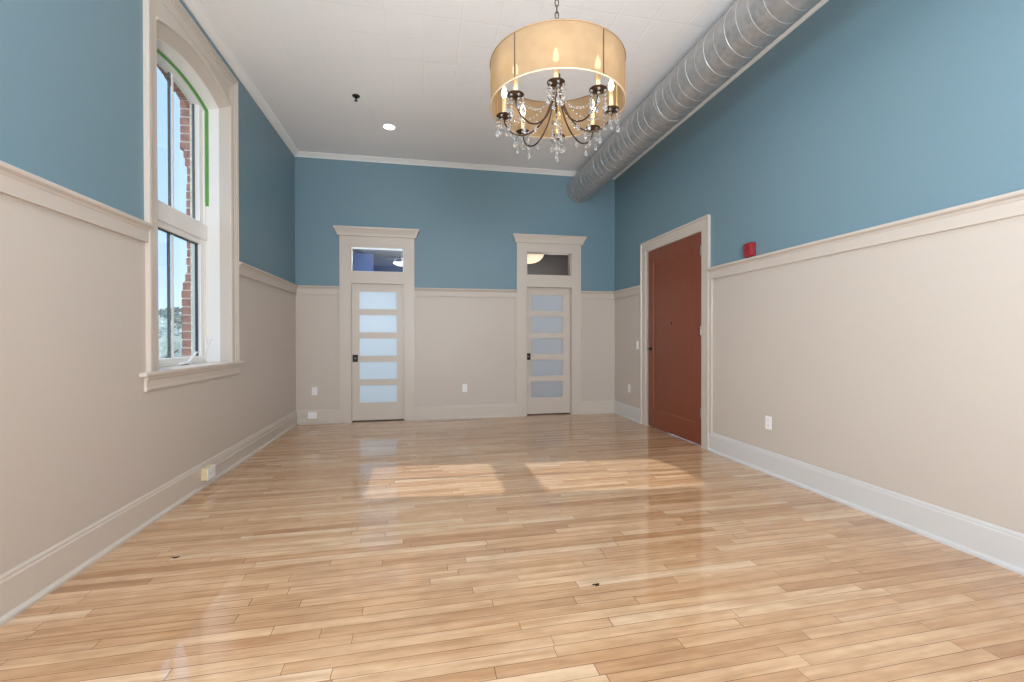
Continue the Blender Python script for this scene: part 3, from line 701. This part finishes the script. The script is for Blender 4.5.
# crystal shapes
def bead(mb, c, r):
    c = Vector(c); rings = []
    for h, q in ((-1, 0.12), (-0.55, 0.85), (0, 1.0), (0.55, 0.85), (1, 0.12)):
        rings.append([(c.x+r*q*math.cos(2*math.pi*k/6), c.y+r*q*math.sin(2*math.pi*k/6), c.z+h*r) for k in range(6)])
    mb.grid(rings)
def pend(mb, c, L, r, n=6):
    c = Vector(c); rings = []
    for t_, q in ((0, 0.10), (0.25, 0.35), (0.62, 0.9), (0.78, 1.0), (0.92, 0.6), (1.0, 0.08)):
        rings.append([(c.x+r*q*math.cos(2*math.pi*k/n), c.y+r*q*math.sin(2*math.pi*k/n), c.z-t_*L) for k in range(n)])
    mb.grid(rings)
def hang(top, nb, L, r, rnd):
    mb = MB(); p = Vector(top)
    for i in range(nb):
        bead(mb, p-Vector((0, 0, 0.009)), 0.0068); p = p-Vector((0, 0, 0.0185))
    pend(mb, p, L, r); return mb
rc = random.Random(5)
BZ = 2.256; BR = 0.25
for k in range(8):
    a = A0+k*math.pi/4
    e_ = pol(a, BR, BZ)
    pts = []
    ctrl = [(0.012, 2.44), (0.016, 2.38), (0.028, 2.31), (0.060, 2.235), (0.110, 2.182), (0.165, 2.163), (0.215, 2.180), (0.243, 2.215), (0.25, 2.25)]
    # smooth the control polygon
    for i in range(len(ctrl)-1):
        p0 = ctrl[max(i-1, 0)]; p1 = ctrl[i]; p2 = ctrl[i+1]; p3 = ctrl[min(i+2, len(ctrl)-1)]
        for t_ in (0, 0.33, 0.66):
            f = lambda q: 0.5*((2*p1[q])+(-p0[q]+p2[q])*t_+(2*p0[q]-5*p1[q]+4*p2[q]-p3[q])*t_**2+(-p0[q]+3*p1[q]-3*p2[q]+p3[q])*t_**3)
            pts.append(pol(a, f(0), f(1)))
    pts.append(pol(a, *ctrl[-1]))
    MB().tube(pts, 0.0038, 7).build('arm', BRONZE, ch, smooth=True)
    b = MB(); b.lathe([(0.006, -0.012), (0.012, -0.008), (0.034, -0.001), (0.038, 0.004), (0.036, 0.006), (0.014, 0.002), (0.013, 0.012), (0, 0.012)], e_, 24)
    bob = b.build('bobeche', BRONZE, ch, smooth=True)
    b = MB(); b.lathe([(0.0105, 0.008), (0.0105, 0.086), (0.006, 0.088), (0, 0.088)], e_, 14); cnd = b.build('candle_sleeve', CANDLE, ch, smooth=True)
    b = MB(); b.lathe([(0.006, 0.088), (0.012, 0.102), (0.0135, 0.113), (0.010, 0.128), (0.004, 0.143), (0, 0.150)], e_, 14); b.build('bulb', BULB, cnd, smooth=True)
    for j in range(6):
        q = a+j*math.pi/3+0.3
        tp = e_+(-FH*math.cos(q)+RH*math.sin(q))*0.034+Vector((0, 0, -0.001))
        L = 0.036 if j % 2 else 0.042
        hang(tp, 3 if j in (0, 3) else 2, L, 0.0098, rc).build('crystal_drop', CRYSTAL, bob)
    # swag of beads from the column to the candle cup, with two drops
    mb = MB()
    for i in range(1, 12):
        t_ = i/12; r = 0.025+(BR-0.045)*t_; zz = 2.335+(BZ-0.012-2.335)*t_-0.10*4*t_*(1-t_)*0.55
        bead(mb, pol(a+0.05, r, zz), 0.0062)
    mb.build('bead_swag', CRYSTAL, ch)
    for t_ in (0.45, 0.72):
        r = 0.02+BR*t_; zz = 2.165 if t_ > 0.6 else 2.19
        hang(pol(a, r, zz-0.004), 1, 0.036, 0.0092, rc).build('crystal_drop', CRYSTAL, ch)
mb = hang((CX, CY, 2.155), 2, 0.05, 0.014, rc); mb.build('crystal_drop', CRYSTAL, ch)
for k in range(4): hang(pol(A0+k*math.pi/2+0.4, 0.022, 2.222), 3, 0.034, 0.009, rc).build('crystal_drop', CRYSTAL, ch)

# ------------------------------------------------------------------ ceiling fittings
rl = empty('recessed_light', (-0.42, 5.657, ZC-0.004), 'round lit recessed downlight in the white ceiling', 'ceiling light')
b = MB(); b.lathe([(0.062, 0), (0.062, -0.003), (0.078, -0.004), (0.082, -0.001), (0.082, 0)], (-0.42, 5.657, ZC), 32); b.build('trim_ring', WHITEP, rl, smooth=True)
b = MB(); b.lathe([(0, -0.004), (0.066, -0.004), (0.066, -0.001), (0, -0.001)], (-0.42, 5.657, ZC), 32); b.build('lamp_disc', DOWNLIGHT, rl)
sk = empty('sprinkler_head', (-0.713, 5.005, ZC-0.07), 'dark fire sprinkler head on the ceiling near the downlight', 'sprinkler')
sx, sy = -0.713, 5.005
b = MB(); b.lathe([(0.040, 0), (0.040, -0.004), (0.030, -0.010), (0.012, -0.012), (0, -0.012)], (sx, sy, ZC), 24); b.build('escutcheon', BLACK, sk, smooth=True)
b = MB(); b.lathe([(0.009, -0.012), (0.009, -0.028), (0.005, -0.03), (0.004, -0.05), (0, -0.05)], (sx, sy, ZC), 12); b.build('stem', BLACK, sk, smooth=True)
b = MB(); b.lathe([(0.016, -0.05), (0.017, -0.053), (0, -0.055)], (sx, sy, ZC), 16); b.build('deflector', BLACK, sk)
for s_ in (-1, 1): MB().tube([(sx+s_*0.008, sy, ZC-0.026), (sx+s_*0.014, sy, ZC-0.038), (sx+s_*0.005, sy, ZC-0.051)], 0.002, 5).build('frame_arm', BLACK, sk)

# ------------------------------------------------------------------ wall fittings
# local builder: u along the wall, out from the wall
def plate(name, wall, u, z, label, cat, style, group=None, off=0.006):
    if wall == 'back': mp = lambda a, o, zz: (u+a, YB-off-o, zz)
    else: mp = lambda a, o, zz: (XR-off-o, u+a, zz)
    root = empty(name, mp(0, 0, z-0.057), label, cat, group)
    def bx(mb, a0, a1, o0, o1, z0, z1):
        p, q = mp(a0, o0, z0), mp(a1, o1, z1); return mb.box(p[0], q[0], p[1], q[1], p[2], q[2])
    bx(MB(), -0.036, 0.036, 0, 0.006, z-0.058, z+0.058).build('cover_plate', WHITEP, root, bevel=0.002)
    if style == 'outlet':
        for s_ in (-1, 1):
            r = bx(MB(), -0.017, 0.017, 0.006, 0.008, z+s_*0.026-0.014, z+s_*0.026+0.014).build('receptacle', WHITEP, root, bevel=0.0015)
            for a in (-0.007, 0.007): bx(MB(), a-0.0013, a+0.0013, 0.008, 0.0085, z+s_*0.026-0.003, z+s_*0.026+0.007).build('slot', SLOT, r)
    elif style == 'switch':
        bx(MB(), -0.017, 0.017, 0.006, 0.010, z-0.033, z+0.033).build('rocker', WHITEP, root, bevel=0.002)
    else:
        for s_ in (-1, 1): bx(MB(), -0.003, 0.003, 0.006, 0.0075, z+s_*0.042-0.003, z+s_*0.042+0.003).build('screw', CHROME, root)
    return root
plate('wall_plate', 'back', -1.525, 0.462, 'blank white wall plate left of the bright frosted door', 'wall plate', 'blank')
plate('wall_outlet', 'back', 0.586, 0.456, 'white outlet on the back wall between the two frosted doors', 'outlet', 'outlet', 'white wall outlets')
plate('wall_outlet', 'right', 3.432, 0.449, 'white outlet low on the right wall, nearer than the brown door', 'outlet', 'outlet', 'white wall outlets')
plate('wall_outlet', 'right', 6.173, 0.451, 'small white outlet low in the back right corner, beyond the brown door', 'outlet', 'outlet', 'white wall outlets')
plate('light_switch', 'right', 5.905, 1.10, 'white light switch on the right wall beside the brown door', 'switch', 'switch')

# ivory box on the left baseboard
XBb = XL+0.020
sb = empty('surface_outlet_box', (XBb, 4.033, 0.068), 'ivory surface outlet box with white cover on the left baseboard', 'outlet', 'surface outlet boxes')
MB().box(XBb-0.001, XBb+0.042, 3.966, 4.10, 0.064, 0.162).build('housing', IVORY, sb, bevel=0.004, label='ivory side')
fp = MB().box(XBb+0.042, XBb+0.048, 3.966, 4.10, 0.064, 0.162).build('cover_plate', WHITEP, sb, bevel=0.002)
for s_ in (-1, 1):
    r = MB().box(XBb+0.048, XBb+0.050, 4.033+s_*0.026-0.014, 4.033+s_*0.026+0.014, 0.096, 0.130).build('receptacle', WHITEP, sb, bevel=0.0015)
    for a in (-0.006, 0.006): MB().box(XBb+0.050, XBb+0.0505, 4.033+s_*0.026-0.004, 4.033+s_*0.026+0.006, 0.113+a-0.0013, 0.113+a+0.0013).build('slot', SLOT, r)
YBb = YB-0.020
sb2 = empty('surface_outlet_box', (-1.542, YBb, 0.08), 'white surface outlet box on the back baseboard, left corner', 'outlet', 'surface outlet boxes')
MB().box(-1.602, -1.482, YBb-0.040, YBb+0.001, 0.082, 0.168).build('housing', WHITEP, sb2, bevel=0.004)
MB().box(-1.602, -1.482, YBb-0.046, YBb-0.040, 0.082, 0.168).build('cover_plate', WHITEP, sb2, bevel=0.002)
for s_ in (-1, 1):
    r = MB().box(-1.542+s_*0.026-0.014, -1.542+s_*0.026+0.014, YBb-0.048, YBb-0.046, 0.108, 0.142).build('receptacle', WHITEP, sb2, bevel=0.0015)
    for a in (-0.006, 0.006): MB().box(-1.542+s_*0.026-0.004, -1.542+s_*0.026+0.006, YBb-0.0485, YBb-0.048, 0.125+a-0.0013, 0.125+a+0.0013).build('slot', SLOT, r)
# cable raceway between the two boxes
b = MB(); b.mould([(XBb, 4.1005), (XBb, YBb), (-1.6025, YBb)], [(0, 0.112), (0.009, 0.112), (0.012, 0.115), (0.012, 0.127), (0.009, 0.130), (0, 0.130)], XY)
b.build('cable_raceway', TRIM, label='thin cream cable raceway along the baseboard between two outlet boxes', cat='raceway')

# fire alarm above the chair rail
ay, az = 3.655, 2.018
al = empty('fire_alarm', (XR, ay, az-0.07), 'red square fire alarm on the blue wall above the chair rail', 'fire alarm')
MB().box(XR-0.022, XR, ay-0.058, ay+0.058, az-0.066, az+0.066).build('back_box', REDP, al, bevel=0.006)
b = MB(); rings = []
for o, sc in ((0.022, 1.0), (0.036, 1.0), (0.048, 0.93), (0.053, 0.80)):
    ring = []
    for k in range(32):
        q = 2*math.pi*k/32; ex = 0.45
        ring.append((XR-o, ay+0.062*sc*math.copysign(abs(math.cos(q))**ex, math.cos(q)), az+0.070*sc*math.copysign(abs(math.sin(q))**ex, math.sin(q))))
    rings.append(ring)
b.grid(rings); face = b.build('cover', LENS, al, smooth=True)
b = MB()
for j in range(5): b.box(XR-0.055, XR-0.052, ay-0.028, ay+0.028, az-0.030+j*0.012, az-0.025+j*0.012)
b.build('sounder_grille', REDP, al)

KNOT = paint('dark knot wood', (46, 28, 16), 0.7, 0.1)
# ------------------------------------------------------------------ knots and a missing chip in the floor strips
for (x, y, sx_, sy_) in ((0.818, 2.046, 0.020, 0.011), (-1.344, 2.752, 0.022, 0.012)):
    b = MB(); n = 10
    ring = [(x+sx_*math.cos(2*math.pi*k/n)*(1+0.3*((k*7) % 3-1)), y+sy_*math.sin(2*math.pi*k/n)*(1+0.25*((k*5) % 3-1)), 0.0006) for k in range(n)]
    ring0 = [(p[0], p[1], 0.0001) for p in ring]
    b.grid([ring0, ring])
    b.build('trim_11', KNOT, kind='structure')

# ------------------------------------------------------------------ outdoors
MB().box(-90, -2.6, -10, 110, -5.1, -5.0).build('ground', GROUND, kind='structure')
def tree(loc, h, r, mat, nleaf, leaf, seed, label, name, squash=0.9):
    rn = random.Random(seed); x, y = loc; z0 = -5.0
    root = empty(name, (x, y, z0), label, 'tree', 'blossoming trees outside' if name == 'flowering_tree' else 'hazy green trees outside')
    b = MB(); zc = h-r*squash
    b.tube([(x, y, z0), (x+0.05, y, z0+(zc-z0)*0.5), (x-0.05, y+0.05, zc)], [0.16*r/2, 0.12*r/2, 0.05*r/2], 8)
    for k in range(7):
        q = rn.uniform(0, 6.28); e_ = rn.uniform(0.2, 0.9)
        b.tube([(x, y, zc-0.5*r), (x+0.4*r*math.cos(q), y+0.4*r*math.sin(q), zc-0.1*r+0.3*r*e_), (x+0.8*r*math.cos(q), y+0.8*r*math.sin(q), zc+0.5*r*e_)], [0.04*r, 0.025*r, 0.01*r], 5)
    b.build('trunk', BARK, root, smooth=True)
    b = MB(); cl = [(rn.gauss(0, 0.5), rn.gauss(0, 0.5), rn.gauss(0, 0.45)) for _ in range(26)]
    for i in range(nleaf):
        c = cl[rn.randrange(26)]; p = Vector((c[0]+rn.gauss(0, 0.2), c[1]+rn.gauss(0, 0.2), (c[2]+rn.gauss(0, 0.2))*squash))
        if p.length > 1.05: p = p*(1.0/p.length)
        p = Vector((x, y, zc))+p*r
        u = Vector((rn.gauss(0, 1), rn.gauss(0, 1), rn.gauss(0, 1))).normalized(); v = u.orthogonal().normalized(); s_ = leaf*rn.uniform(0.6, 1.3)
        b.add([p+u*s_, p+v*s_*0.7, p-u*s_, p-v*s_*0.7], [(0, 1, 2, 3)])
    b.build('foliage', mat, root)
tree((-7.15, 13.6), 1.66, 1.15, BLOSSOM, 6500, 0.04, 11, 'white blossoming tree outside the window, lower left pane', 'flowering_tree')
tree((-8.35, 17.2), 1.16, 1.2, BLOSSOM, 5200, 0.045, 12, 'smaller white blossoming tree outside, beside the brick pier', 'flowering_tree')
tree((-19.8, 38.5), 4.1, 4.2, GREYLEAF, 7000, 0.20, 13, 'hazy green tree far outside, left of the window bar', 'tree', 1.2)
tree((-27.8, 58.0), 5.6, 5.2, GREYLEAF, 7000, 0.26, 14, 'hazy green tree far outside, right of the window bar', 'tree', 1.2)
